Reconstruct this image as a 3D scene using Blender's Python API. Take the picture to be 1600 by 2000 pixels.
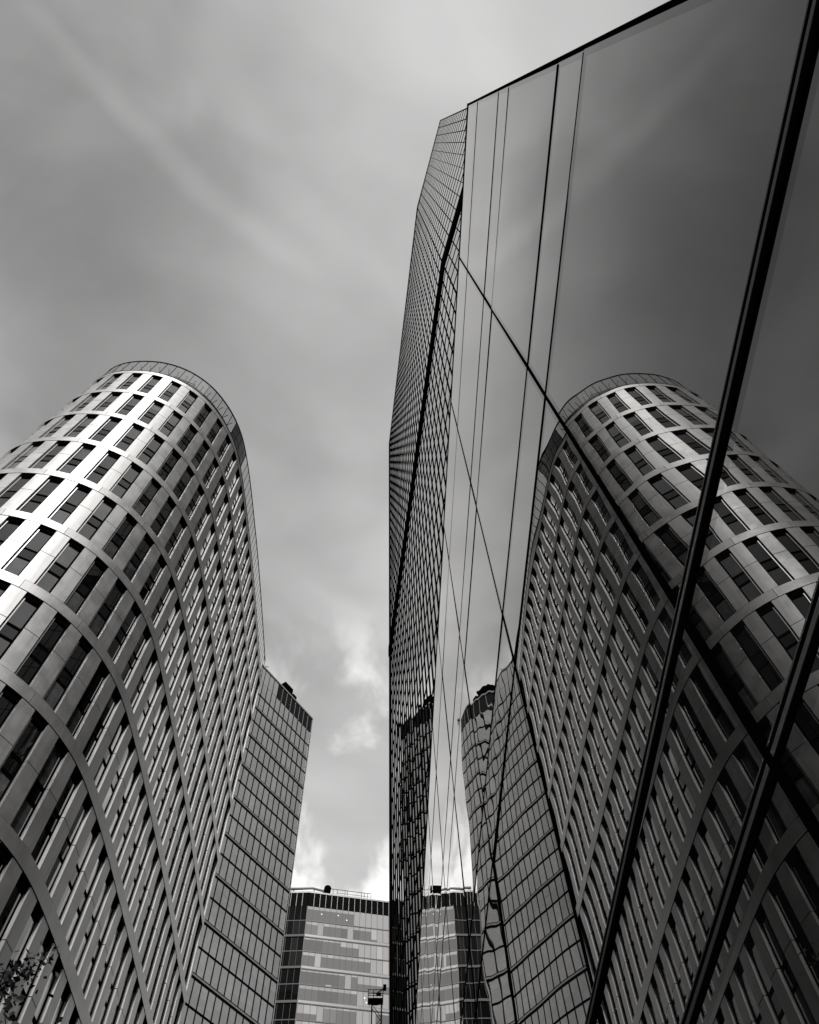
import bpy, math, random
from mathutils import Vector, Matrix
import numpy as np
random.seed(7); rnd = random.Random(11)
for o in list(bpy.data.objects): bpy.data.objects.remove(o)
scene = bpy.context.scene
COL = scene.collection

# ------------------------------------------------------------------ camera
F = 1479.4
D = 1.3            # metres: distance from the eye to the glass wall (all plan sizes below are multiples of it)
EYE = 1.65
def _n(v): return v / np.linalg.norm(v)
_z = _n(np.array([759-800., -(281-1000.), -F])); _y = np.array([695-800., -(4050-1000.), -F])
_y = _n(_y - _z*(_y@_z)*1.0); _x = np.cross(_y, _z)
M = np.array([_x, _y, _z])
cam_data = bpy.data.cameras.new('camera'); cam = bpy.data.objects.new('camera', cam_data); COL.objects.link(cam)
cam.matrix_world = Matrix.Translation((0, 0, EYE)) @ Matrix(M.tolist()).to_4x4()
cam_data.sensor_fit = 'HORIZONTAL'; cam_data.sensor_width = 36.0; cam_data.lens = 36.0*F/1600
cam_data.clip_start = 0.05; cam_data.clip_end = 8000
scene.camera = cam
def proj(P):
    c = M.T @ (np.array(P, float) - np.array([0, 0, EYE]))
    if c[2] > -1e-6: return None
    return (800 + F*c[0]/-c[2], 1000 - F*c[1]/-c[2])
def S(x, y, h): return np.array([x*D, y*D, EYE + h*D])
ZG = -EYE/D

# ------------------------------------------------------------------ sky, sun, exposure
SUN_EL, SUN_AZ = math.radians(43), math.radians(177)      # azimuth clockwise from +Y
sd = Vector((math.sin(SUN_AZ)*math.cos(SUN_EL), math.cos(SUN_AZ)*math.cos(SUN_EL), math.sin(SUN_EL)))
sun_data = bpy.data.lights.new('sun', 'SUN'); sun = bpy.data.objects.new('sun', sun_data); COL.objects.link(sun)
sun_data.energy = 3.3; sun_data.angle = math.radians(6); sun_data.color = (1.0, 0.985, 0.97)
sun.rotation_euler = sd.to_track_quat('Z', 'Y').to_euler()
scene.view_settings.view_transform = 'Standard'; scene.view_settings.look = 'None'
scene.view_settings.exposure = 0.0; scene.view_settings.gamma = 1.0; scene.view_settings.use_curve_mapping = False

world = bpy.data.worlds.new('World'); scene.world = world; world.use_nodes = True
nt = world.node_tree; nt.nodes.clear()
class NB:
    def __init__(s, nt): s.nt = nt
    def n(s, t, **k):
        x = s.nt.nodes.new(t)
        for a, b in k.items(): setattr(x, a, b)
        return x
    def l(s, a, b): s.nt.links.new(a, b)
    def put(s, sock, v):
        if isinstance(v, bpy.types.NodeSocket): s.l(v, sock)
        else: sock.default_value = v
    def m(s, op, a, b=None, c=None, clamp=False):
        x = s.n('ShaderNodeMath', operation=op, use_clamp=clamp); s.put(x.inputs[0], a)
        if b is not None: s.put(x.inputs[1], b)
        if c is not None: s.put(x.inputs[2], c)
        return x.outputs[0]
    def noise(s, vec, scale, detail=4, rough=.5, dist=0.):
        x = s.n('ShaderNodeTexNoise'); s.l(vec, x.inputs['Vector'])
        x.inputs['Scale'].default_value = scale; x.inputs['Detail'].default_value = detail
        x.inputs['Roughness'].default_value = rough; x.inputs['Distortion'].default_value = dist
        return x.outputs[0]
    def comb(s, a, b, c=0.):
        x = s.n('ShaderNodeCombineXYZ'); s.put(x.inputs[0], a); s.put(x.inputs[1], b); s.put(x.inputs[2], c); return x.outputs[0]
    def ramp(s, v, a, b, c=0., d=1.):
        x = s.n('ShaderNodeMapRange', interpolation_type='SMOOTHSTEP'); s.put(x.inputs[0], v)
        for i, q in enumerate((a, b, c, d)): x.inputs[i+1].default_value = q
        return x.outputs[0]
W = NB(nt)
tc = W.n('ShaderNodeTexCoord'); sep = W.n('ShaderNodeSeparateXYZ'); W.l(tc.outputs['Generated'], sep.inputs[0])
dz = W.m('MAXIMUM', sep.outputs[2], .06)
px, py = W.m('DIVIDE', sep.outputs[0], dz), W.m('DIVIDE', sep.outputs[1], dz)      # the cloud deck, seen as a plane overhead
# soft stratus, drawn out along the wind
a0 = math.radians(29)
along = W.m('ADD', W.m('MULTIPLY', px, math.cos(a0)), W.m('MULTIPLY', py, math.sin(a0)))
across = W.m('SUBTRACT', W.m('MULTIPLY', py, math.cos(a0)), W.m('MULTIPLY', px, math.sin(a0)))
st = W.noise(W.comb(W.m('MULTIPLY', along, 1.7), W.m('MULTIPLY', across, 2.5), 3.7), 1.7, 3, .42, .5)
st2 = W.noise(W.comb(px, W.m('MULTIPLY', py, 1.2), 8.1), 4.6, 5, .52, .35)
strat = W.m('ADD', W.ramp(st, .36, .66, -.5, .5), W.m('MULTIPLY', W.m('SUBTRACT', st2, .5), 1.5))
# brighter towards the street's far end, darker over the left shoulder
trend0 = W.m('MULTIPLY', W.ramp(px, -.46, -.64, 0., 1.), .17)
trend = W.m('ADD', trend0, W.m('ADD', W.m('MULTIPLY', W.ramp(px, -.45, .05), .175), W.m('MULTIPLY', W.ramp(py, -.1, 1.1), .09)))
lum = W.m('ADD', W.m('ADD', .20, trend), W.m('MULTIPLY', strat, .11))
# a long thin streak
wob = W.m('MULTIPLY', W.m('SUBTRACT', W.noise(W.comb(px, py, 1.3), 5, 3), .5), .05)
xr = W.m('ADD', px, .25)
cy = W.m('ADD', W.m('ADD', .035, W.m('MULTIPLY', xr, .88)), W.m('MULTIPLY', W.m('MULTIPLY', xr, xr), -1.4))
da = W.m('ABSOLUTE', W.m('ADD', W.m('MULTIPLY', W.m('SUBTRACT', py, cy), .75), wob))
streak = W.m('MULTIPLY', W.ramp(da, .001, .024, 1., 0.), W.m('MULTIPLY', W.ramp(px, -.5, -.3), W.ramp(px, -.16, -.02, 1., 0.)))
lum = W.m('ADD', lum, W.m('MULTIPLY', streak, .05))
gl = W.m('ADD', W.m('POWER', W.m('SUBTRACT', px, .13), 2.), W.m('POWER', W.m('ADD', py, .10), 2.))     # thin cloud near the zenith
lum = W.m('ADD', lum, W.m('MULTIPLY', W.ramp(gl, 0., .075, 1., 0.), .12))
# small bright cumulus low over the street's far end
cn = W.noise(W.comb(W.m('MULTIPLY', px, 1.8), py, 5.2), 4.2, 5, .5, .25)
cmask = W.m('MULTIPLY', W.ramp(py, .62, .85), W.ramp(W.m('ABSOLUTE', px), .5, 1.2, 1., 0.))
cum = W.m('MULTIPLY', W.ramp(cn, .45, .68), cmask)
lum = W.m('ADD', lum, W.m('MULTIPLY', cum, .68))
ccol = W.n('ShaderNodeCombineColor')
for i, k in enumerate((1.0, .993, .988)): W.l(W.m('MULTIPLY', lum, k), ccol.inputs[i])
sky = W.n('ShaderNodeTexSky', sky_type='NISHITA', sun_disc=False, sun_elevation=SUN_EL, sun_rotation=SUN_AZ)
bw = W.n('ShaderNodeHueSaturation'); bw.inputs['Saturation'].default_value = 0.0; W.l(sky.outputs[0], bw.inputs['Color'])
bg1 = W.n('ShaderNodeBackground'); lim = W.n('ShaderNodeVectorMath', operation='MINIMUM'); W.l(bw.outputs[0], lim.inputs[0]); lim.inputs[1].default_value = (2.4, 2.4, 2.4)   # thick cloud hides the sun's glow
W.l(lim.outputs[0], bg1.inputs[0]); bg1.inputs[1].default_value = 0.05
bg2 = W.n('ShaderNodeBackground'); W.l(ccol.outputs[0], bg2.inputs[0]); bg2.inputs[1].default_value = 1.0
add = W.n('ShaderNodeAddShader'); W.l(bg1.outputs[0], add.inputs[0]); W.l(bg2.outputs[0], add.inputs[1])
out = W.n('ShaderNodeOutputWorld'); W.l(add.outputs[0], out.inputs[0])
world.cycles.sampling_method = 'MANUAL'; world.cycles.sample_map_resolution = 1024

# ------------------------------------------------------------------ materials
def mat(name, g, rough=.5, metal=0., bump=0., bscale=8., var=0., vscale=3., spec=.5, ior=1.5, streak=0.):
    m = bpy.data.materials.new(name); m.use_nodes = True; t = NB(m.node_tree)
    p = m.node_tree.nodes['Principled BSDF']
    p.inputs['Roughness'].default_value = rough; p.inputs['Metallic'].default_value = metal; p.inputs['IOR'].default_value = ior
    p.inputs['Specular IOR Level'].default_value = spec
    c = (g, g*.99, g*.98, 1); p.inputs['Base Color'].default_value = c
    if var or bump:
        co = t.n('ShaderNodeTexCoord').outputs['Object']
    if var:
        nz = t.noise(co, vscale, 5, .6); mr = t.ramp(nz, .3, .7, 1-var, 1+var)
        if streak:
            vm = t.n('ShaderNodeVectorMath', operation='MULTIPLY'); t.l(co, vm.inputs[0]); vm.inputs[1].default_value = (1, 1, .07)
            mr = t.m('MULTIPLY', mr, t.ramp(t.noise(vm.outputs[0], 5.5, 4, .6), .45, .75, 1., 1-streak))
        mx = t.n('ShaderNodeVectorMath', operation='SCALE'); mx.inputs[0].default_value = c[:3]; t.l(mr, mx.inputs['Scale'])
        t.l(mx.outputs[0], p.inputs['Base Color'])
        t.l(t.ramp(nz, .3, .7, max(rough-.06, .02), rough+.06), p.inputs['Roughness'])
    if bump:
        b = t.n('ShaderNodeBump'); b.inputs['Strength'].default_value = bump; b.inputs['Distance'].default_value = .02
        t.l(t.noise(co, bscale, 3), b.inputs['Height']); t.l(b.outputs[0], p.inputs['Normal'])
    return m
def glass(name, base, ior, power, rough=0.0, clear=False, dust=.0):
    """glazing: the reflections of several glass faces added up over a dark (or clear) inside"""
    m = bpy.data.materials.new(name); m.use_nodes = True; t = NB(m.node_tree); m.node_tree.nodes.clear()
    ge = t.n('ShaderNodeNewGeometry'); dt = t.n('ShaderNodeVectorMath', operation='DOT_PRODUCT'); t.l(ge.outputs['Normal'], dt.inputs[0]); t.l(ge.outputs['Incoming'], dt.inputs[1])
    r0 = ((ior-1)/(ior+1))**2; c1 = t.m('SUBTRACT', 1., t.m('ABSOLUTE', dt.outputs['Value']), clamp=True)
    fr = t.m('MULTIPLY_ADD', t.m('POWER', c1, 5.), 1-r0, r0)
    R = t.m('SUBTRACT', 1., t.m('POWER', t.m('SUBTRACT', 1., fr), power))
    if clear:
        a = t.n('ShaderNodeBsdfTransparent'); a.inputs[0].default_value = (base, base, base, 1)
    else:
        a = t.n('ShaderNodeBsdfDiffuse'); a.inputs[0].default_value = (base, base*.98, base*.97, 1)
        if dust:
            co = t.n('ShaderNodeTexCoord').outputs['Object']
            v = t.ramp(t.noise(co, 1.3, 6, .65), .35, .75, base*.6, base+dust)
            cc = t.n('ShaderNodeCombineColor')
            for i in range(3): t.l(v, cc.inputs[i])
            t.l(cc.outputs[0], a.inputs[0])
    g = t.n('ShaderNodeBsdfGlossy'); g.inputs['Roughness'].default_value = rough; g.inputs[0].default_value = (.97, .965, .96, 1)
    mx = t.n('ShaderNodeMixShader'); t.l(R, mx.inputs[0]); t.l(a.outputs[0], mx.inputs[1]); t.l(g.outputs[0], mx.inputs[2])
    o = t.n('ShaderNodeOutputMaterial'); t.l(mx.outputs[0], o.inputs[0]); return m
MT = dict(
    panel=mat('satin_panel', .46, .55, .82, 0., 5., .06, .9, streak=.16),
    ring=mat('satin_ring', .45, .55, .82, 0., 5., .08, .8, streak=.12),
    soffit=mat('shaded_soffit', .012, .7, spec=.1), joint=mat('black_joint', .004, .8, spec=0.),  # ring undersides near black: their shade is put into the colour
    alu=mat('bright_aluminium', .60, .4, .3),
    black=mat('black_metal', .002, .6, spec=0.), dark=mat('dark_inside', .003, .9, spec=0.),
    win=glass('office_window_glass', .004, 2.1, 1.7, .015, dust=.003),
    win2=glass('office_window_blind', .10, 2.1, 1.7, .02, dust=.02), win3=glass('office_window_pale', .045, 2.1, 1.7, .03, dust=.03),  # blind glass and a slightly paler glass, picked at random per window
    spand=glass('dark_spandrel', .004, 1.7, 1.3, .02),
    wall_glass=glass('mirror_wall_glass', .003, 1.5, 2.3, dust=.012),
    wall_edge=glass('mirror_wall_glass_rim', .003, 1.5, 1.7),
    tow=glass('tower_glass', .004, 1.48, 2.4), clear=glass('parapet_glass', .80, 1.5, 1.8, clear=True),
    dkglass=glass('dark_parapet_glass', .006, 1.5, 2.2),
    concrete=mat('roof_concrete', .22, .8, 0, .1, 3., .15, .8),
    pave=mat('granite_paving', .11, .7, 0, .1, 4., .2, .7),
    ledge=mat('pale_ledge', .22, .4, .3), mull=mat('dark_mullion', .003, .6, spec=0.),
    capglass=mat('black_cap_panel', .003, .15, spec=.05), fin=mat('pale_fin', .26, .4, .2),
    steel=mat('dark_steel', .02, .5, .3), leaf=mat('leaf', .018, .6, spec=.2), bark=mat('bark', .02, .9, 0, .4, 30.),
    grey=mat('grey_render', .09, .7), rail=mat('galvanised_rail', .30, .45, .5),
)
BP = [glass('b_pane_%d' % i, b, 1.85, 4.2, .01, dust=.03) for i, b in enumerate((.11, .13, .155, .18, .085))]
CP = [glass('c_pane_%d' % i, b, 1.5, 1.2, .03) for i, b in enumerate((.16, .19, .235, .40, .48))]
CD = [glass('c_dark_reflect_pane_%d' % i, b, 1.5, .5, .03) for i, b in enumerate((.003, .005, .018))]  # left face's dark reflection put into the pane colour
lamp = bpy.data.materials.new('lit_lamp'); lamp.use_nodes = True
lp = lamp.node_tree.nodes['Principled BSDF']; lp.inputs['Emission Color'].default_value = (1, .98, .95, 1); lp.inputs['Emission Strength'].default_value = 1.3

# ------------------------------------------------------------------ mesh helpers
BASE = {}
class MB:
    def __init__(s): s.v = []; s.f = []; s.mi = []; s.sm = []
    def quad(s, a, b, c, d, mi=0, sm=False):
        k = len(s.v); s.v += [tuple(a), tuple(b), tuple(c), tuple(d)]; s.f.append((k, k+1, k+2, k+3)); s.mi.append(mi); s.sm.append(sm)
    def poly(s, pts, mi=0):
        k = len(s.v); s.v += [tuple(p) for p in pts]; s.f.append(tuple(range(k, k+len(pts)))); s.mi.append(mi); s.sm.append(False)
    def hexa(s, p, mi=0):      # p: 4 bottom ring then 4 top ring
        for q in ((3, 2, 1, 0), (4, 5, 6, 7), (0, 1, 5, 4), (1, 2, 6, 5), (2, 3, 7, 6), (3, 0, 4, 7)): s.quad(*[p[i] for i in q], mi)
    def box(s, a, b, mi=0):
        x0, y0, z0 = a; x1, y1, z1 = b
        s.hexa([(x0,y0,z0),(x1,y0,z0),(x1,y1,z0),(x0,y1,z0),(x0,y0,z1),(x1,y0,z1),(x1,y1,z1),(x0,y1,z1)], mi)
    def bar(s, a, b, r, n=6, r2=None, mi=0):
        a = Vector(a); b = Vector(b); r2 = r if r2 is None else r2; d = (b-a).normalized()
        u = d.orthogonal().normalized(); w = d.cross(u)
        A = [a + (u*math.cos(t)+w*math.sin(t))*r for t in [2*math.pi*i/n for i in range(n)]]
        B = [b + (u*math.cos(t)+w*math.sin(t))*r2 for t in [2*math.pi*i/n for i in range(n)]]
        for i in range(n): s.quad(A[i], A[(i+1) % n], B[(i+1) % n], B[i], mi)
        s.poly(A[::-1], mi); s.poly(B, mi)
    def grid(s, P, mi=0, sm=True):   # P[i][j] points
        k = len(s.v); n, m = len(P), len(P[0])
        for r in P: s.v += [tuple(q) for q in r]
        for i in range(n-1):
            for j in range(m-1):
                s.f.append((k+i*m+j, k+i*m+j+1, k+(i+1)*m+j+1, k+(i+1)*m+j)); s.mi.append(mi(i, j) if callable(mi) else mi); s.sm.append(sm)
    def build(s, name, mats, parent=None, loc=None):
        base = BASE.get(parent.name, np.zeros(3)) if parent else (np.array(loc, float) if loc is not None else np.zeros(3))
        me = bpy.data.meshes.new(name); me.from_pydata((np.array(s.v, float) - base).tolist() if s.v else [], [], s.f)
        for m in (mats if isinstance(mats, (list, tuple)) else [mats]): me.materials.append(m)
        me.polygons.foreach_set('material_index', s.mi); me.polygons.foreach_set('use_smooth', s.sm); me.update()
        o = bpy.data.objects.new(name, me); COL.objects.link(o)
        if parent: o.parent = parent
        else: o.location = base
        BASE[o.name] = base
        return o
def tag(o, label=None, cat=None, group=None, kind=None):
    for k, v in (('label', label), ('category', cat), ('group', group), ('kind', kind)):
        if v: o[k] = v
    return o
def thing(name, loc, label, cat, group=None):
    o = bpy.data.objects.new(name, None); COL.objects.link(o); o.location = loc; o.empty_display_size = .5
    BASE[o.name] = np.array(loc, float); return tag(o, label, cat, group)
class Plane:
    """a flat facade: u metres along it, z height, o metres out of it"""
    def __init__(s, O, T, flip=1):
        s.O = np.array([O[0], O[1], 0.]); t = np.array([T[0], T[1], 0.]); s.T = t/np.linalg.norm(t); s.N = np.array([s.T[1], -s.T[0], 0])*flip
    def p(s, u, z, o=0.): return s.O + s.T*u + s.N*o + np.array([0, 0, z])
    def box(s, mb, u0, u1, z0, z1, o0, o1, mi=0):
        mb.hexa([s.p(u0,z0,o0), s.p(u1,z0,o0), s.p(u1,z0,o1), s.p(u0,z0,o1), s.p(u0,z1,o0), s.p(u1,z1,o0), s.p(u1,z1,o1), s.p(u0,z1,o1)], mi)
    def quad(s, mb, u0, u1, z0, z1, o=0., mi=0, tilt=(0, 0)):
        a, b = tilt[0]*(u1-u0)/2, tilt[1]*(z1-z0)/2
        q = [s.p(u0,z0,o-a-b), s.p(u1,z0,o+a-b), s.p(u1,z1,o+a+b), s.p(u0,z1,o-a+b)]
        mb.quad(*q, mi)
def area(pts):
    q = [proj(p) for p in pts]
    if any(x is None for x in q): return 0
    c = np.mean(np.array(q), 0)
    if not (-40 < c[0] < 1640 and -40 < c[1] < 2040): return 0
    return .5*abs(sum(q[i][0]*q[(i+1) % len(q)][1]-q[(i+1) % len(q)][0]*q[i][1] for i in range(len(q))))

# ------------------------------------------------------------------ ground
g = MB(); g.quad((-3000,-3000,0), (3000,-3000,0), (3000,3000,0), (-3000,3000,0)); tag(g.build('pavement', MT['pave']), kind='structure')

# ------------------------------------------------------------------ rounded office tower (left)
RU = 55.7*D
plan = [(-.41,.756),(-.409,.60),(-.407,.48),(-.404,.40),(-.396,.338),(-.384,.302),(-.3655,.2815),(-.3427,.2717),(-.3163,.2690),(-.2919,.2708),(-.2684,.2777),
        (-.2475,.2893),(-.2292,.3056),(-.2145,.3262),(-.2035,.3490),(-.1962,.3740),(-.1922,.4040),(-.1892,.4483),(-.1868,.5146),(-.1852,.5735),(-.1845,.6578),(-.1845,.756)]
def catmull(P, n=24):
    P = [np.array(p) for p in P]; Q = [2*P[0]-P[1]] + P + [2*P[-1]-P[-2]]; R = []
    for i in range(1, len(Q)-2):
        for k in range(n):
            t = k/n; a, b, c, d = Q[i-1:i+3]
            R.append(.5*((2*b)+(-a+c)*t+(2*a-5*b+4*c-d)*t*t+(-a+3*b-3*c+d)*t**3))
    R.append(P[-1]); return np.array(R)
CV = catmull(plan)*RU
for _ in range(30): CV[1:-1] = .25*CV[:-2] + .5*CV[1:-1] + .25*CV[2:]
LS = np.concatenate([[0], np.cumsum(np.linalg.norm(np.diff(CV, axis=0), axis=1))]); LEN = LS[-1]
def tang(s):
    e = .35; a = np.array([np.interp(s-e, LS, CV[:, k]) for k in (0, 1)]); b = np.array([np.interp(s+e, LS, CV[:, k]) for k in (0, 1)])
    return _n(b-a)
def LP(s, z, off=0.):
    t = tang(s); p = np.array([np.interp(s, LS, CV[:, k]) for k in (0, 1)]) + np.array([t[1], -t[0]])*off
    return np.array([p[0], p[1], z])
def cbox(mb, s0, s1, z0, z1, o0, o1, n=1, mi=0, misof=None):
    """a block bent along the facade: outer face smooth, then ends, top and soffit"""
    ss = np.linspace(s0, s1, n+1); O0 = [LP(s, z0, o1) for s in ss]; O1 = [LP(s, z1, o1) for s in ss]; I0 = [LP(s, z0, o0) for s in ss]; I1 = [LP(s, z1, o0) for s in ss]
    mb.grid([O0, O1], mi); ms = mi if misof is None else misof
    for i in range(n):
        mb.quad(I0[i], I0[i+1], O0[i+1], O0[i], ms); mb.quad(O1[i], O1[i+1], I1[i+1], I1[i], mi)
    mb.quad(I0[0], O0[0], O1[0], I1[0], mi); mb.quad(O0[-1], I0[-1], I1[-1], O1[-1], mi)
i0 = np.argmin(np.linalg.norm(CV - np.array([-.2919, .2709])*RU, axis=1)); PIT = .0244*RU; WW = .535*PIT
S0 = LS[i0] - PIT*int(LS[i0]/PIT); NCOL = int((LEN - S0)/PIT)
H1, STEP, RING = .9419*RU, .0805*RU, .0102*RU
def ztop(k): return EYE + H1 - STEP*k
ROWS = 12; REC = .19
lt = thing('office_tower', (CV[:, 0].mean(), CV[:, 1].mean(), 0), 'rounded office tower with pale metal piers and ring bands, tall on the left', 'tower')
zroof = EYE + RU
mb = MB(); ss = np.linspace(0, LEN, 160); zt = ztop(0)+RING
mb.grid([[LP(s, 0, -REC-.03) for s in ss], [LP(s, zt-.05, -REC-.03) for s in ss]], 0, False)
mb.build('inner_wall', MT['dark'], lt)
mb = MB(); mb.poly([LP(s, zt-.02, -.06) for s in ss]); mb.build('roof_deck', MT['concrete'], lt)
mb = MB(); A, B_ = LP(0, 0, 0), LP(LEN, 0, 0)
mb.hexa([A+np.array([0,.01,0]), B_+np.array([0,.01,0]), B_+np.array([0,.4,0]), A+np.array([0,.4,0])] + [p+np.array([0,0,zt]) for p in (A+np.array([0,.01,0]), B_+np.array([0,.01,0]), B_+np.array([0,.4,0]), A+np.array([0,.4,0]))])
mb.build('end_wall', MT['panel'], lt)
GAP = .045
for c in range(NCOL):                       # one pier per bay, in storey-high panels
    a = S0 + c*PIT + WW; b = S0 + (c+1)*PIT; mb = MB()
    for k in range(ROWS):
        z1 = ztop(k) - .04; z0 = ztop(k) - (STEP-RING) + .04; zm = z0 + (z1-z0)*.545
        for q0, q1 in ((z0, zm-GAP/2), (zm+GAP/2, z1)):
            if q1 < .2: continue
            q0 = max(q0, 0.02)
            cbox(mb, a, b, q0, q1, -REC-.02, 0., 4)
    mb.build('pier', MT['panel'], lt)
for k in range(ROWS):                       # ring bands with butt joints every two bays
    mb = MB(); z0 = ztop(k); z1 = z0 + RING; s = S0 - PIT*.25; 
    while s < LEN - .1:
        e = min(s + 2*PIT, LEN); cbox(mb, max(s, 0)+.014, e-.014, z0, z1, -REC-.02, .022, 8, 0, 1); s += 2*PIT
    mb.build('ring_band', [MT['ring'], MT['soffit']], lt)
wins = []
for c in range(NCOL):
    for k in range(ROWS):
        a = S0 + c*PIT; b = a + WW; z1 = ztop(k); z0 = max(z1 - (STEP-RING), .05)
        if z1 < 1: continue
        P = [LP(a, z0, -REC), LP(b, z0, -REC), LP(b, z1, -REC), LP(a, z1, -REC)]
        t = tang((a+b)/2); nrm = np.array([t[1], -t[0]]); face = nrm @ (-P[0][:2])
        wins.append((area(P) if face > 0 else 0, c, k, a, b, z0, z1))
wins.sort(key=lambda w: -w[0])
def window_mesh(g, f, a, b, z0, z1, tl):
    h = z1 - z0; t1, t2, t3, t4 = z0+.325*h, z0+.365*h, z0+.505*h, z0+.545*h; e1, e2 = tl
    r_ = rnd.random; k1 = 2 if r_() < .16 else (3 if r_() < .25 else 0); k2 = 2 if r_() < .10 else (3 if r_() < .25 else 0)
    def gq(q0, q1, mi):
        P = [LP(a+.03, q0, -REC+e1), LP(b-.03, q0, -REC-e1), LP(b-.03, q1, -REC-e1+e2), LP(a+.03, q1, -REC+e1+e2)]; g.quad(*P, mi)
    gq(z0+.05, t1, k2); gq(t2, t3, 1); tb = t4 + (z1-.3-t4)*(.45 if k1 == 2 else .0)
    if tb > t4: gq(t4, tb, 0)
    gq(tb, z1-.3, k1)
    for q0, q1 in ((t1, t2), (t3, t4), (z0, z0+.05)): cbox(f, a+.02, b-.02, q0, q1, -REC-.02, -REC+.014, 1, 0)
    cbox(f, a+.075, a+.135, z0+.06, z1-.36, -REC-.01, -REC+.07, 1, 1)
    cbox(f, a+.005, a+.04, z0+.06, z1-.36, -REC-.01, -REC+.05, 1, 0)
    cbox(f, b-.10, b-.02, z0+.06, z1-.36, -REC-.01, -REC+.02, 1, 0)
    cbox(f, a+.004, b-.004, z1-.36, z1-.01, -REC-.01, -REC+.11, 1, 0)  # black strip across the head, painted in for the recess's shaded soffit
sg, sf = MB(), MB()
for i, (ar, c, k, a, b, z0, z1) in enumerate(wins):
    tl = (rnd.uniform(-.004, .004), rnd.uniform(-.012, .012))
    if i < 100:
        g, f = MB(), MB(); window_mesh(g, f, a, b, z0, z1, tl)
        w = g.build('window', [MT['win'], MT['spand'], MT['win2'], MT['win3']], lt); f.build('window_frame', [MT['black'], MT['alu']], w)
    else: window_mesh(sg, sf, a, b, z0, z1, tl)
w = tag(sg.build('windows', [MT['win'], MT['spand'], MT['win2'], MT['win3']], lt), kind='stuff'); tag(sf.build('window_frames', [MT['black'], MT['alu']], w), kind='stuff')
# glass parapet: clear round the nose, dark along the street side
zp0, zp1 = zt + .03, zroof; np_ = int(LEN/(PIT/2)); sdark = LS[np.argmin(np.linalg.norm(CV - np.array([-.2025, .352])*RU, axis=1))]
for i in range(np_):
    a = i*LEN/np_; b = (i+1)*LEN/np_
    if a > LEN*.985: continue
    mb = MB(); dk = a > sdark
    cbox(mb, a+.012, b-.012, zp0, zp1-.06, -.05, -.02, 2); o = mb.build('parapet_pane', MT['dkglass'] if dk else MT['clear'], lt)
    if dk: o['label'] = 'dark glass parapet pane'
ppost = MB()
for i in range(np_+1):
    a = min(max(i*LEN/np_, .03), LEN-.03); cbox(ppost, a-.022, a+.022, zp0, zp1, -.055, -.008, 1)
ppost.build('parapet_post_row', MT['black'], lt)
mb = MB(); cbox(mb, 0, LEN, zp1-.07, zp1+.04, -.10, .015, 160); mb.build('parapet_rail', MT['black'], lt)
mb = MB(); cbox(mb, 0, LEN, zt-.03, zt+.035, -.12, .045, 160); mb.build('roof_edge_trim', MT['black'], lt)
mb = MB(); zi = zp0 + (zp1-zp0)*.62; cbox(mb, 0, LEN, zi-.07, zi+.07, -.80, -.66, 160)
for i in range(0, np_, 1):
    a = (i+.5)*LEN/np_; mb.bar(LP(a, zi, -.7), LP(a, zi+.02, -.05), .035, 5); mb.bar(LP(a, zt, -.72), LP(a, zi, -.72), .035, 5)
mb.build('inner_rail', MT['steel'], lt)
# roof plant set back behind the parapet
def near(s, inset, z): return LP(s, z, -inset)
ls = LS[np.argmin(np.linalg.norm(CV - np.array([-.2990, .2700])*RU, axis=1))]
q = near(ls, 1.0, zt); tv = np.append(tang(ls), 0); nv = np.array([tv[1], -tv[0], 0])
rv = thing('roof_ventilator', q, 'small dark ventilator on the rounded tower roof, behind the clear parapet', 'ventilator')
mb = MB(); mb.hexa([q+tv*x+nv*y+np.array([0,0,z]) for z in (0, .8) for x, y in ((-.5,-.35),(.5,-.35),(.5,.35),(-.5,.35))]); mb.build('housing', MT['steel'], rv)
mb = MB(); mb.bar(q+np.array([0,0,.8]), q+np.array([0,0,1.15]), .28, 10, .22); mb.build('cowl', MT['black'], rv)
ls2 = LS[np.argmin(np.linalg.norm(CV - np.array([-.2470, .2896])*RU, axis=1))]; q = near(ls2, .5, zt); tv = np.append(tang(ls2), 0)
dv = thing('roof_davit', q, 'thin triangular lifting davit standing behind the clear parapet of the rounded tower', 'davit')
mb = MB(); mb.bar(q, q+np.array([0,0,2.3]), .05); mb.build('post', MT['steel'], dv)
mb = MB(); mb.bar(q+np.array([0,0,2.3]), q-tv*1.9+np.array([0,0,1.2]), .04); mb.build('arm', MT['steel'], dv)
mb = MB(); mb.bar(q+np.array([0,0,1.0]), q-tv*1.0+np.array([0,0,1.72]), .03); mb.build('strut', MT['steel'], dv)

# ------------------------------------------------------------------ faceted glass tower (right, beyond the glass wall)
HT = 100.; A_, B2, C_ = np.array([.0602,-.0268])*HT, np.array([.0365,.0691])*HT, np.array([.0078,.3778])*HT
ztw = EYE + HT*D
gt = thing('glass_tower', (8*D, 15*D, 0), 'tall faceted glass tower with a fine black grid and one thick black band', 'tower')
E1 = np.array([26., -4.2]); E2 = np.array([26., 36.])
foot = [A_, B2, C_, E2, E1]
mb = MB(); pts = [np.array([p[0]*D, p[1]*D]) for p in foot]
cen = np.mean(pts, 0); inn = [p + (cen-p)/np.linalg.norm(cen-p)*.18 for p in pts]
for i in range(5):
    a, b = inn[i], inn[(i+1) % 5]; mb.quad((*a, 0), (*b, 0), (*b, ztw-.3), (*a, ztw-.3))
mb.build('core_wall', MT['dark'], gt); mb = MB(); mb.poly([(*p, ztw-.28) for p in pts]); mb.build('roof_deck', MT['concrete'], gt)
faces = []
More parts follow.
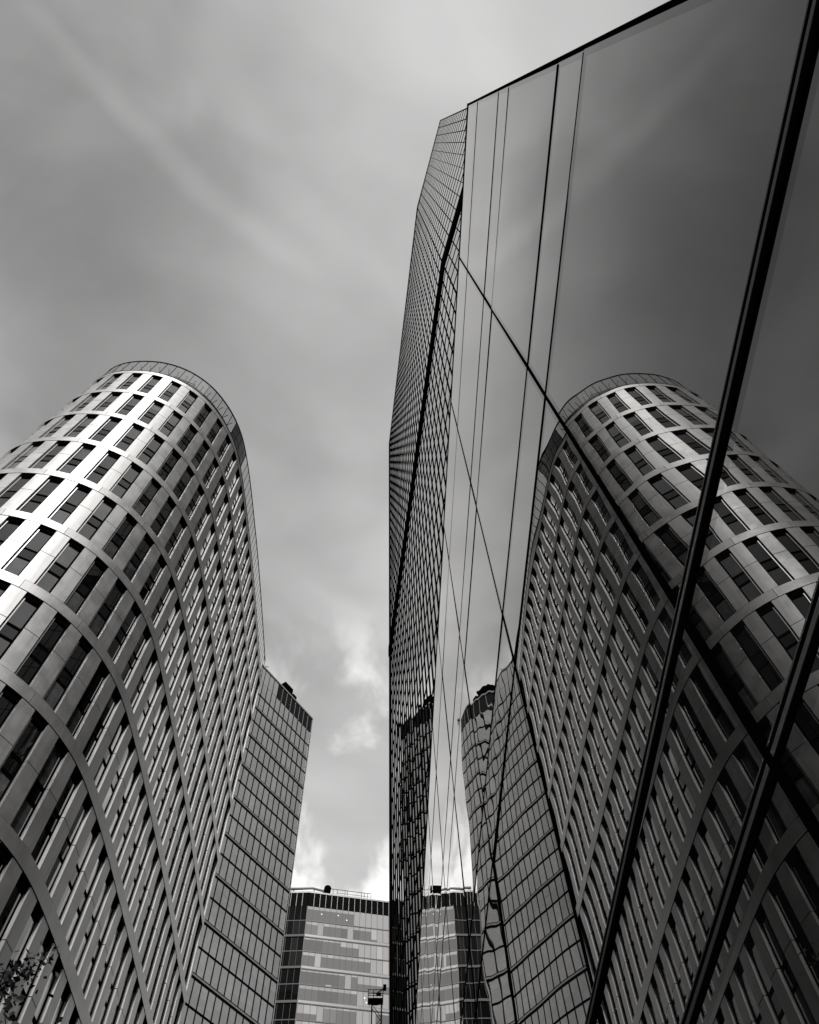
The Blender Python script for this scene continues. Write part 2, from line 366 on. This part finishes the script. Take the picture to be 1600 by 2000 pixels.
for (a, b, n) in ((A_, B2, 12), (B2, C_, 37), (C_, E2, 28), (E1, A_, 22)):
    a, b = np.array(a)*D, np.array(b)*D; pl = Plane(a, b-a, -1); 
    if (pl.N[:2] @ (cen - a)) > 0: pl = Plane(a, b-a, 1)
    faces.append((pl, np.linalg.norm(b-a), n))
FH = 2.05*D; zb0, zb1 = EYE+50.6*D, EYE+51.9*D
lev = []; z = ztw
while z > 0: lev.append(z); z -= FH
lev.append(0.)
panes = []
for fi, (pl, L, n) in enumerate(faces):
    for i in range(n):
        for j in range(len(lev)-1):
            u0, u1, z1, z0 = L*i/n, L*(i+1)/n, lev[j], lev[j+1]
            if z1-z0 < .1: continue
            P = [pl.p(u0,z0), pl.p(u1,z0), pl.p(u1,z1), pl.p(u0,z1)]; vis = pl.N @ (np.array([0,0,EYE]) - P[0]) > 0
            h = (z0+z1)/2 - EYE; hid = (P[0][0]/max(h, .1)) > .0925
            panes.append((area(P) if vis and not hid else 0, pl, u0, u1, z0, z1))
panes.sort(key=lambda q: -q[0]); stuff = MB()
for i, (ar, pl, u0, u1, z0, z1) in enumerate(panes):
    m_ = MB() if i < 100 else stuff
    pl.quad(m_, u0+.02, u1-.02, z0+.02, z1-.02, -.03, 0, (rnd.gauss(0, .0022), rnd.gauss(0, .0016)))
    if i < 100: m_.build('glass_pane', MT['tow'], gt)
tag(stuff.build('glass_panes', MT['tow'], gt), kind='stuff')
for fi, (pl, L, n) in enumerate(faces):
    for i in range(n + (1 if fi in (1, 2) else 0)):
        mb = MB(); w = .024 if 0 < i < n else .04; pl.box(mb, L*i/n-w, L*i/n+w, 0, ztw, -.1, .020); mb.build('mullion', MT['mull'], gt)
for j, z in enumerate(lev[:-1]):
    mb = MB()
    for pl, L, n in faces: pl.box(mb, .05, L-.05, z-.012, z+.012, -.1, .003)
    mb.build('transom', MT['mull'], gt)
mb = MB()
for pl, L, n in faces: pl.box(mb, .0, L, zb0, zb1, -.1, .11)
mb.build('plant_floor_band', MT['joint'], gt)
mb = MB(); cp = [(*(p - (cen-p)/np.linalg.norm(cen-p)*.06), 0) for p in pts]
mb.poly([(p[0], p[1], ztw+.12) for p in cp]); mb.poly([(p[0], p[1], ztw-.05) for p in cp][::-1])
for i in range(5):
    a, b = cp[i], cp[(i+1) % 5]; mb.quad((a[0], a[1], ztw-.05), (b[0], b[1], ztw-.05), (b[0], b[1], ztw+.12), (a[0], a[1], ztw+.12))
mb.build('coping', MT['black'], gt)
# unseen set-back crown, added so the left tower's glass mirrors a dark mass
mb = MB(); q = [np.array(p)*D for p in ((7.7,-3.2),(4.75,8.6),(2.3,35.4),(24.,35.4),(24.,-3.2))]
for i in range(5):
    a, b = q[i], q[(i+1) % 5]; mb.quad((*a, ztw-.2), (*b, ztw-.2), (*b, ztw+24*D), (*a, ztw+24*D))
mb.poly([(*p, ztw+24*D) for p in q]); mb.build('crown', MT['dkglass'], gt)

# ------------------------------------------------------------------ mirror glass wall beside the camera
gw = thing('glass_pavilion', (D+1, 8*D, 0), 'low glass-walled block close on the right whose panes mirror the towers', 'building')
WP = Plane((D, 0), (0, 1), -1)                       # outward normal -X
YV = [-.48, 1.375, 3.44, 5.53, 7.6, 9.67, 11.74, 13.8, 15.9, 17.95, 20.0, 22.1, 24.2, 26.2, 28.3, 30.4, 32.5, 34.6]
HL = [10.93, 9.72, 7.90, 7.25, 5.20, 4.52, 2.09, 1.43, -.55, ZG]
TH = {10.93: .09, 9.72: .018, 7.90: .034, 7.25: .034, 5.20: .042, 4.52: .056, 2.09: .096, 1.43: .088, -.55: .06}
cells = []
for i in range(len(YV)-1):
    for j in range(len(HL)-1):
        u0, u1, z1, z0 = YV[i]*D, YV[i+1]*D, EYE+HL[j]*D, EYE+HL[j+1]*D
        P = [WP.p(u0,z0), WP.p(u1,z0), WP.p(u1,z1), WP.p(u0,z1)]
        cells.append((-(i + .01*j), i, j, u0, u1, z0, z1))
cells.sort(key=lambda c: -c[0]); stuff = MB()
def pane(mb, u0, u1, z0, z1, big):
    """a sealed pane: bowed a few millimetres, with faint roller waves"""
    a, b, c, d = u0+.012, u1-.012, z0+.012, z1-.012; w, h = b-a, d-c
    nu, nv = (28, 40) if big else (8, 8)
    us = np.concatenate([[0, .05/w], np.linspace(.05/w, 1-.05/w, nu)[1:-1], [1-.05/w, 1]]); vs = np.concatenate([np.linspace(0, 1-.10/h, nv), [1]])
    s = min(w, h); A = rnd.choice((-1, 1, 1))*rnd.uniform(.0012, .0021)*s*(1 if s > 1 else .5)*(1. if u0 < 1 else .5); tu, tv = rnd.gauss(0, .0006), rnd.gauss(0, .0006)
    ph, ph2 = rnd.uniform(0, 6), rnd.uniform(0, 6); wl = rnd.uniform(.45, .8); R = .00004
    def off(u, v):
        x, y = 2*u-1, 2*v-1; p = (1-x**2)*(1-y**4)
        return A*p + tu*x*w + tv*y*h + R*math.sin(2*math.pi*v*h/wl+ph+2*u) + R*.6*math.sin(2*math.pi*u*w/(wl*1.7)+ph2)
    mb.grid([[WP.p(a+u*w, c+v*h, off(u, v)) for u in us] for v in vs], lambda i, j: 1 if (i == len(vs)-2 or j == 0 or j == len(us)-2) else 0)
for k, (pr, i, j, u0, u1, z0, z1) in enumerate(cells):
    mb = MB() if k < 100 else stuff; pane(mb, u0, u1, z0, z1, i < 8)
    if k < 100: mb.build('glass_pane', [MT['wall_glass'], MT['wall_edge']], gw)
tag(stuff.build('glass_panes', [MT['wall_glass'], MT['wall_edge']], gw), kind='stuff')
yl0, yl1 = YV[0]*D, YV[-1]*D
for h in HL[:-1]:
    mb = MB(); t = TH[h]; z = EYE+h*D; prj = .004 if t < .09 else .010
    if h == 10.93: WP.box(mb, yl0-.02, yl1, z-.05, z+.02, -.3, .010)
    else:
        WP.box(mb, yl0+.03, yl1, z-t/2, z+t/2, -.05, prj if t > .03 else .004)
        if t > .08: WP.box(mb, yl0+.04, yl1-.01, z-.012, z+.010, 0, prj+.005, 1); WP.box(mb, yl0+.04, yl1-.01, z+t/2-.010, z+t/2-.002, 0, prj+.003, 1)
    mb.build('coping' if h == 10.93 else 'transom', [MT['black'], MT['steel']], gw)
for i, y in enumerate(YV):
    mb = MB(); w = .017 if i else .016; WP.box(mb, y*D-w, y*D+w, EYE+2.05*D, EYE+10.93*D-.055, -.05, .005)
    w = .022; WP.box(mb, y*D-w, y*D+w, 0, EYE+2.05*D, -.05, .012); mb.build('mullion', MT['black'], gw)
mb = MB(); mb.box((D+.16, yl0+.1, 0), (D+.3, yl1, EYE+10.8*D)); mb.build('inner_wall', MT['dark'], gw)
mb = MB(); mb.box((D+.06, yl0+.02, 0), (6.*D, yl0+.09, EYE+10.9*D)); mb.build('side_wall', MT['dkglass'], gw)
mb = MB(); mb.box((D+.31, yl0+.1, EYE+10.6*D), (6.*D, yl1, EYE+10.85*D)); mb.build('roof_slab', MT['concrete'], gw)

# ------------------------------------------------------------------ two dark-capped office blocks down the street
def block(root, pl, n, pitch, H, capb, dh, mats, glassrow, name='pane', capn=None, capglass=None, limit=100, ledge='ledge', split=None):
    zT = EYE + H*D; capz = EYE + H*D*capb; rows = [capz]; j = 0
    while rows[-1] > dh*H*D: j += 1; rows.append(EYE + H*D*(capb - dh*j))
    rows.append(0.)
    L = n*pitch; lst = []
    for i in range(n):
        for k in range(len(rows)-1):
            u0, u1, z1, z0 = i*pitch, (i+1)*pitch, rows[k], rows[k+1]
            P = [pl.p(u0,z0), pl.p(u1,z0), pl.p(u1,z1), pl.p(u0,z1)]
            lst.append((area(P) if pl.N @ (np.array([0,0,EYE]) - P[0]) > 0 else 0, i, k, u0, u1, z0, z1))
    lst.sort(key=lambda q: -q[0]); st = MB()
    for c, (ar, i, k, u0, u1, z0, z1) in enumerate(lst):
        m_ = MB() if c < limit else st; tl = (rnd.gauss(0, .003), rnd.gauss(0, .003))
        if split:
            for q0, q1, mi in split(i, k): pl.quad(m_, u0+.03, u1-.03, z0+(z1-z0)*q0, z0+(z1-z0)*q1, -.04, mi, tl)
        else: pl.quad(m_, u0+.03, u1-.03, z0, z1, -.04, glassrow(i, k), tl)
        if c < limit: m_.build(name, mats, root)
    if len(lst) > limit: tag(st.build(name+'s', mats, root), kind='stuff')
    return rows, zT, capz, L
# --- middle block, narrow street face seen at an angle
HB = 97.; cB = np.array([-.1118, .8755])*HB*D; tB = _n(np.array([-.0753, -.1066])); NB_ = 22; pB = 1.095*D
bb = thing('office_block', (cB[0]-6*D, cB[1]+4*D, 0), 'grey glass office block with a black cap behind the rounded tower, left of the gap', 'building')
plB = Plane(cB, tB, 1)
if plB.N[0] < 0: plB = Plane(cB, tB, -1)
vals = {}
def growB(i, k):
    key = (i//2 + 7*(k//2)); r = random.Random(key*31+i*(k % 2)); return r.choice((0, 1, 1, 2, 2, 3, 4)) if (k % 2) else r.choice((0, 1, 1, 0, 2))
def splitB(i, k):
    r = random.Random(i*97+k*13); m0 = growB(i, k); c = r.choice((.0, .35, .5, .5)) if k % 2 == 0 else r.choice((0., 0., .4))
    return [(0, 1, m0)] if c == 0 else [(0, c, 4 if r.random() < .6 else 0), (c, 1, m0)]
rowsB, zB, capB, LB = block(bb, plB, NB_, pB, HB, .9646, .0293, BP, growB, split=splitB)
mb = MB()
back = 16*D
def prism(mb, pl, L, z0, z1, o0, o1, u0=0.): pl.box(mb, u0, L, z0, z1, o1, o0)
prism(mb, plB, LB-.05, 0, zB-.1, -.08, -back, .05); mb.build('core_wall', MT['dark'], bb)
for i in range(NB_+1):
    mb = MB(); plB.box(mb, i*pB-.042, i*pB+.042, 0, capB-.02, -.07, .05); mb.build('mullion', MT['mull'], bb)
for j, z in enumerate(rowsB[1:-1]):
    mb = MB()
    if (j+1) % 2 == 0:
        plB.box(mb, .06, LB, z-.36, z-.12, -.07, .06, 0); plB.box(mb, .06, LB, z-.12, z+.12, -.07, .08, 1); plB.box(mb, .06, LB, z+.12, z+.28, -.07, .06, 0)
        mb.build('ledge', [MT['mull'], MT['ledge']], bb)
    else:
        plB.box(mb, .06, LB, z-.10, z+.10, -.07, .05); mb.build('transom', MT['mull'], bb)
mb = MB(); gB = MB()
for i in range(NB_):
    u0, u1 = i*pB+.06, (i+1)*pB-.06
    if i < 8: plB.quad(mb, u0, u1, capB+.05, zB-.25, -.02, 0)
    else: plB.quad(gB, u0, u1, capB+.05, zB-.25, -.02, 1)
mb.build('cap_cladding', MT['capglass'], bb); gB.build('top_glazing', BP, bb)
for i in range(1, NB_+1):
    mb = MB(); plB.box(mb, i*pB-.035, i*pB+.035, capB+.03, zB-.26, -.03, .04); mb.build('cap_fin', MT['fin'] if i < 8 else MT['mull'], bb)
mb = MB(); plB.box(mb, -.12, LB, zB-.24, zB+.12, -back, .14); mb.build('coping', MT['fin'], bb)
mb = MB(); plB.box(mb, -.10, .04, 0, zB-.26, -back, .10); mb.build('corner_post', MT['fin'], bb)
# --- far block, folded front: pale face right, left face coloured dark for its reflection
HC = 95.; cC = np.array([-.1287, 1.3043])*HC*D; tR = _n(np.array([.1502, .0285])); tL = _n(np.array([-.0362, .0012])); pC = 1.066*D
cb = thing('office_block', (cC[0]+2*D, cC[1]+8*D, 0), 'farthest office block with a pale banded face and a dark reflecting face, closing the street', 'building')
plR = Plane(cC, tR, 1); plL = Plane(cC, tL, 1)
if plR.N[1] > 0: plR = Plane(cC, tR, -1)
if plL.N[1] > 0: plL = Plane(cC, tL, -1)
def splitR(i, k):
    r = random.Random(k*17 + i//3); q = random.Random(i*53+k*7)
    if k == 0: return [(0, .8, 1), (.8, 1, 3)] if i < 8 else [(0, 1, 3)]
    if k % 2 == 0 and r.random() < .45: b = r.choice((.45, .6, .62))
    else: b = .24
    if q.random() < .07: b = q.choice((.75, 1., .9))
    if i > 8 and r.random() < .5: b = 1.
    lo = r.choice((0, 1, 1, 2))
    if b >= 1: return [(0, 1, q.choice((3, 3, 4)))]
    o = [(0, 1-b, lo), (1-b, 1, q.choice((3, 3, 4)))]
    if q.random() < .14: o = [(0, .12, 4), (.12, 1-b, lo), (1-b, 1, 3)]
    return o
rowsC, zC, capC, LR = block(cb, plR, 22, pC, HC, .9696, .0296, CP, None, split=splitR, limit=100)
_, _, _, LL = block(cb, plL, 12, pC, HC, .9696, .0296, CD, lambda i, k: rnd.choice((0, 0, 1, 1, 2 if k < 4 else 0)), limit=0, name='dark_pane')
mb = MB(); plR.box(mb, .1, LR-.05, 0, zC-.1, -20*D, -.10); plL.box(mb, .1, LL-.05, 0, zC-.1, -20*D, -.10); mb.build('core_wall', MT['dark'], cb)
thin = mat('pale_mullion', .06, .5)
for pl, n, mt_, w in ((plR, 22, thin, .035), (plL, 12, MT['grey'], .03)):
    for i in range(1, n+1):
        mb = MB(); pl.box(mb, i*pC-w, i*pC+w, 0, capC-.02, -.07, .05); mb.build('mullion', mt_, cb)
for j, z in enumerate(rowsC[1:-1]):
    for pl, L, lm, tm in ((plR, LR, MT['ledge'], mat('grey_transom', .10, .5) if j == 0 else bpy.data.materials['grey_transom']), (plL, LL, MT['grey'], MT['mull'])):
        mb = MB()
        if (j+1) % 2 == 0:
            pl.box(mb, .05, L, z-.42, z-.26, -.07, .07, 0); pl.box(mb, .05, L, z-.26, z+.26, -.07, .11, 1); pl.box(mb, .05, L, z+.26, z+.38, -.07, .07, 0)
            mb.build('ledge', [tm, lm], cb)
        else: pl.box(mb, .05, L, z-.10, z+.10, -.07, .06); mb.build('transom', tm if pl is plR else MT['grey'], cb)
for pl, n, L in ((plR, 22, LR), (plL, 12, LL)):
    mb = MB()
    for i in range(n): pl.quad(mb, i*pC+.06, (i+1)*pC-.06, capC+.05, zC-.3, -.02, 0)
    mb.build('cap_cladding', MT['capglass'], cb)
    for i in range(1, n+1):
        mb = MB(); pl.box(mb, i*pC-.045, i*pC+.045, capC+.03, zC-.32, -.03, .05); mb.build('cap_fin', MT['fin'], cb)
    mb = MB(); pl.box(mb, -.05 if pl is plR else .06, L, zC-.30, zC+.10, -20*D, .13); mb.build('coping', MT['fin'], cb)
mb = MB(); q = plR.p(0, 0, .02); mb.bar((q[0], q[1], 0), (q[0], q[1], capC), .10, 6); mb.build('corner_post', MT['fin'], cb)
for (i, k, uu, vv) in ((2, 0, .5, .55), (5, 0, .3, .6), (6, 0, .8, .35), (10, 5, .2, .6), (3, 7, .6, .6), (8, 7, .2, .65), (9, 7, .7, .62), (10, 5, .5, .35)):
    u = (i+uu)*pC; z = rowsC[k+1] + (rowsC[k]-rowsC[k+1])*vv; mb = MB(); c = plR.p(u, z, -.01)
    mb.bar(c - plR.N*.02, c + plR.N*.02, .13, 8, .10); mb.build('ceiling_lamp', lamp, cb)

# ------------------------------------------------------------------ small things on the roofs
p0 = plB.p(5.55*pB, zB+.12, -1.6); q = p0
cabn = thing('rooftop_cabin', q, 'black machine cabin standing on the roof edge of the grey office block', 'cabin')
T, N, Z = plB.T, plB.N, np.array([0, 0, 1.])
mb = MB(); mb.hexa([q+T*x+N*y+Z*z for z in (.5, 3.1) for x, y in ((-1.3,-1.2),(1.3,-1.2),(1.3,1.1),(-1.3,1.1))]); mb.build('body', MT['black'], cabn)
mb = MB(); mb.hexa([q+T*x+N*y+Z*z for z in (.0, .5) for x, y in ((-.9,-.8),(.9,-.8),(.9,.6),(-.9,.6))]); mb.build('base', MT['black'], cabn)
mb = MB(); mb.hexa([q+T*x+N*y+Z*z for z in (.7, 1.7) for x, y in ((-2.5,.1),(-1.35,.1),(-1.35,1.3),(-2.5,1.3))]); mb.build('side_box', MT['black'], cabn)
q = plB.p(11.0*pB, zB+.12, -.4); an = thing('roof_aerial', q, 'short bent aerial on the roof of the grey block where it meets the rounded tower', 'aerial')
mb = MB(); mb.bar(q, q+Z*1.3, .07); mb.build('mast', MT['steel'], an); mb = MB(); mb.bar(q+Z*1.2, q+Z*1.9-T*.8, .06); mb.build('arm', MT['steel'], an)
q = plR.p(0, zC+.1, -.5); rr = thing('roof_railing', q, 'thin railing along the roof of the farthest block', 'railing'); Tr = plR.T
mb = MB()
for u in (2.6, 4.2, 4.9, 6.3, 6.7, 9.2, 9.7, 10.3, 10.9): mb.bar(plR.p(u*pC, zC+.1, -.5), plR.p(u*pC, zC+1.9, -.5), .06, 5)
mb.build('posts', MT['steel'], rr); mb = MB(); mb.bar(plR.p(2.6*pC, zC+1.9, -.5), plR.p(10.9*pC, zC+1.9, -.5), .07, 5); mb.build('top_rail', MT['steel'], rr)
mb = MB(); mb.bar(plR.p(4.9*pC, zC+1.0, -.5), plR.p(10.9*pC, zC+1.0, -.5), .05, 5); mb.build('mid_rail', MT['steel'], rr)
q = plR.p(2.9*pC, zC+.1, -1.2); rc = thing('cleaning_cradle', q, 'pale boom of a window cleaning cradle with a black drum, lying on the farthest roof', 'cradle')
mb = MB(); mb.bar(plR.p(3.2*pC, zC+1.8, -1.2)-plR.N*.6, plR.p(3.2*pC, zC+1.8, -1.2)+plR.N*.9, .9, 10); mb.build('drum', MT['black'], rc)
mb = MB(); mb.bar(plR.p(-3.4*pC, zC+.5, -.6), plR.p(.6*pC, zC+1.7, -.9), .35, 6, .25); mb.bar(plR.p(.6*pC, zC+1.7, -.9), plR.p(3.0*pC, zC+1.5, -1.2), .28, 6); mb.build('boom', MT['ledge'], rc)
mb = MB()
for u in (-2.6, .9): mb.bar(plR.p(u*pC, zC+.1, -.9), plR.p(u*pC, zC+1.2, -.9), .12, 5)
mb.build('supports', MT['steel'], rc)

# ------------------------------------------------------------------ lattice mast with a platform, down the street
YM = 80.
def at(px_, py_, Y=YM):
    d = M @ np.array([px_-800., -(py_-1000.), -F]); return d*(Y/d[1]) + np.array([0, 0, EYE])
q = at(735, 1955); mq = thing('work_platform_mast', (q[0], q[1], 0), 'slim black lattice mast with a railed work platform and a lamp, low in the gap', 'mast')
zpl = q[2]; x0, x1 = at(719, 1957)[0], at(748, 1957)[0]; k_ = (x1-x0)/.9; w2 = (x1-x0)/2; xc = (x0+x1)/2
k = k_
def bx(mb, ax, ay, az, bx_, by, bz): mb.box((xc+ax*k, YM+ay*k, zpl+az*k), (xc+bx_*k, YM+by*k, zpl+bz*k))
def br(mb, a, b, r_): mb.bar((xc+a[0]*k, YM+a[1]*k, zpl+a[2]*k), (xc+b[0]*k, YM+b[1]*k, zpl+b[2]*k), r_*k, 6)
mb = MB(); bx(mb, -.47, -.3, -.06, .47, .3, .0); bx(mb, -.20, -.12, -.2, .20, .12, -.06); mb.build('platform', MT['black'], mq)
mb = MB()
for x in (-.45, -.12, .45):
    for y in (-.28, .28): br(mb, (x, y, -.02), (x, y, .5), .022)
for zz in (.26, .5):
    for y in (-.28, .28): br(mb, (-.45, y, zz), (.45, y, zz), .022)
    for x in (-.45, .45): br(mb, (x, -.28, zz), (x, .28, zz), .022)
mb.build('railing', MT['black'], mq)
mb = MB(); bx(mb, .05, -.32, .10, .34, -.28, .30); mb.build('control_box', MT['black'], mq)
zb = -zpl/k
for x, y in ((-.22, -.2), (.36, -.2), (-.22, .2), (.36, .2)):
    mb = MB(); br(mb, (x, y, zb), (x, y, -.1), .038); mb.build('leg', MT['black'], mq)
for y in (-.2, .2):
    mb = MB(); z = -.3; s = 1; pts_ = []
    while z > zb+.8: pts_.append((-.22 if s > 0 else .36, y, z)); z -= .8; s = -s
    for p, q in zip(pts_, pts_[1:]): br(mb, p, q, .02)
    mb.build('bracing', MT['black'], mq)
b = at(751, 1930); b = ((b[0]-xc)/k, 0, (b[2]-zpl)/k)
mb = MB(); br(mb, (.05, 0, .45), b, .05); mb.build('arm', MT['ledge'], mq)
mb = MB(); bx(mb, b[0]-.08, -.12, b[2]-.10, b[0]+.12, .12, b[2]+.16); mb.build('lamp_head', MT['black'], mq)

# ------------------------------------------------------------------ street tree at the left edge
TX, TY = -9.15, 14.6; tr = thing('street_tree', (TX, TY, 0), 'dark leafy street tree whose outer twigs enter at the lower left edge', 'tree')
r = random.Random(5); trunk = MB(); crown = MB()
trunk.bar((TX, TY, 0), (TX+.15, TY, 4.2), .17, 9, .12); tips = []
def limb(p, d, L, rad, lvl):
    q = p; n = 4
    for i in range(n):
        d = (d + Vector((r.gauss(0, .16), r.gauss(0, .16), r.gauss(.03, .10)))).normalized(); e = q + d*(L/n)
        (trunk if lvl < 2 else trunk).bar(q, e, rad*(1-i/n*.6), 5, rad*(1-(i+1)/n*.6)); q = e
        if lvl >= 1: tips.append((q.copy(), d.copy()))
        if lvl < 3 and i > 0:
            for _ in range(2 if lvl < 2 else 1):
                v = Vector((r.gauss(0, 1), r.gauss(0, 1), r.gauss(.15, .6))).normalized(); limb(q, (d*.75+v*.75).normalized(), L*.62, rad*.5, lvl+1)
for k in range(8):
    a = 2*math.pi*k/8 + r.uniform(-.3, .3); limb(Vector((TX+.1, TY, 3.4+k*.12)), Vector((math.cos(a), math.sin(a), r.uniform(.9, 1.6))).normalized(), r.uniform(3.0, 4.2), .075, 0)
for p, d in tips:
    for _ in range(20):
        c = p + Vector((r.gauss(0, .15), r.gauss(0, .15), r.gauss(0, .12))); u = Vector((r.gauss(0, 1), r.gauss(0, 1), r.gauss(0, .6))).normalized()
        w = u.orthogonal().normalized(); w.rotate(Matrix.Rotation(r.uniform(0, 6.28), 3, u)); l = r.uniform(.04, .085)
        crown.poly([c-u*l, c-u*l*.2+w*l*.55, c+u*l, c-u*l*.2-w*l*.55])
trunk.build('trunk', MT['bark'], tr); crown.build('crown', MT['leaf'], tr)
print('tips', len(tips), 'objects', len(bpy.data.objects))
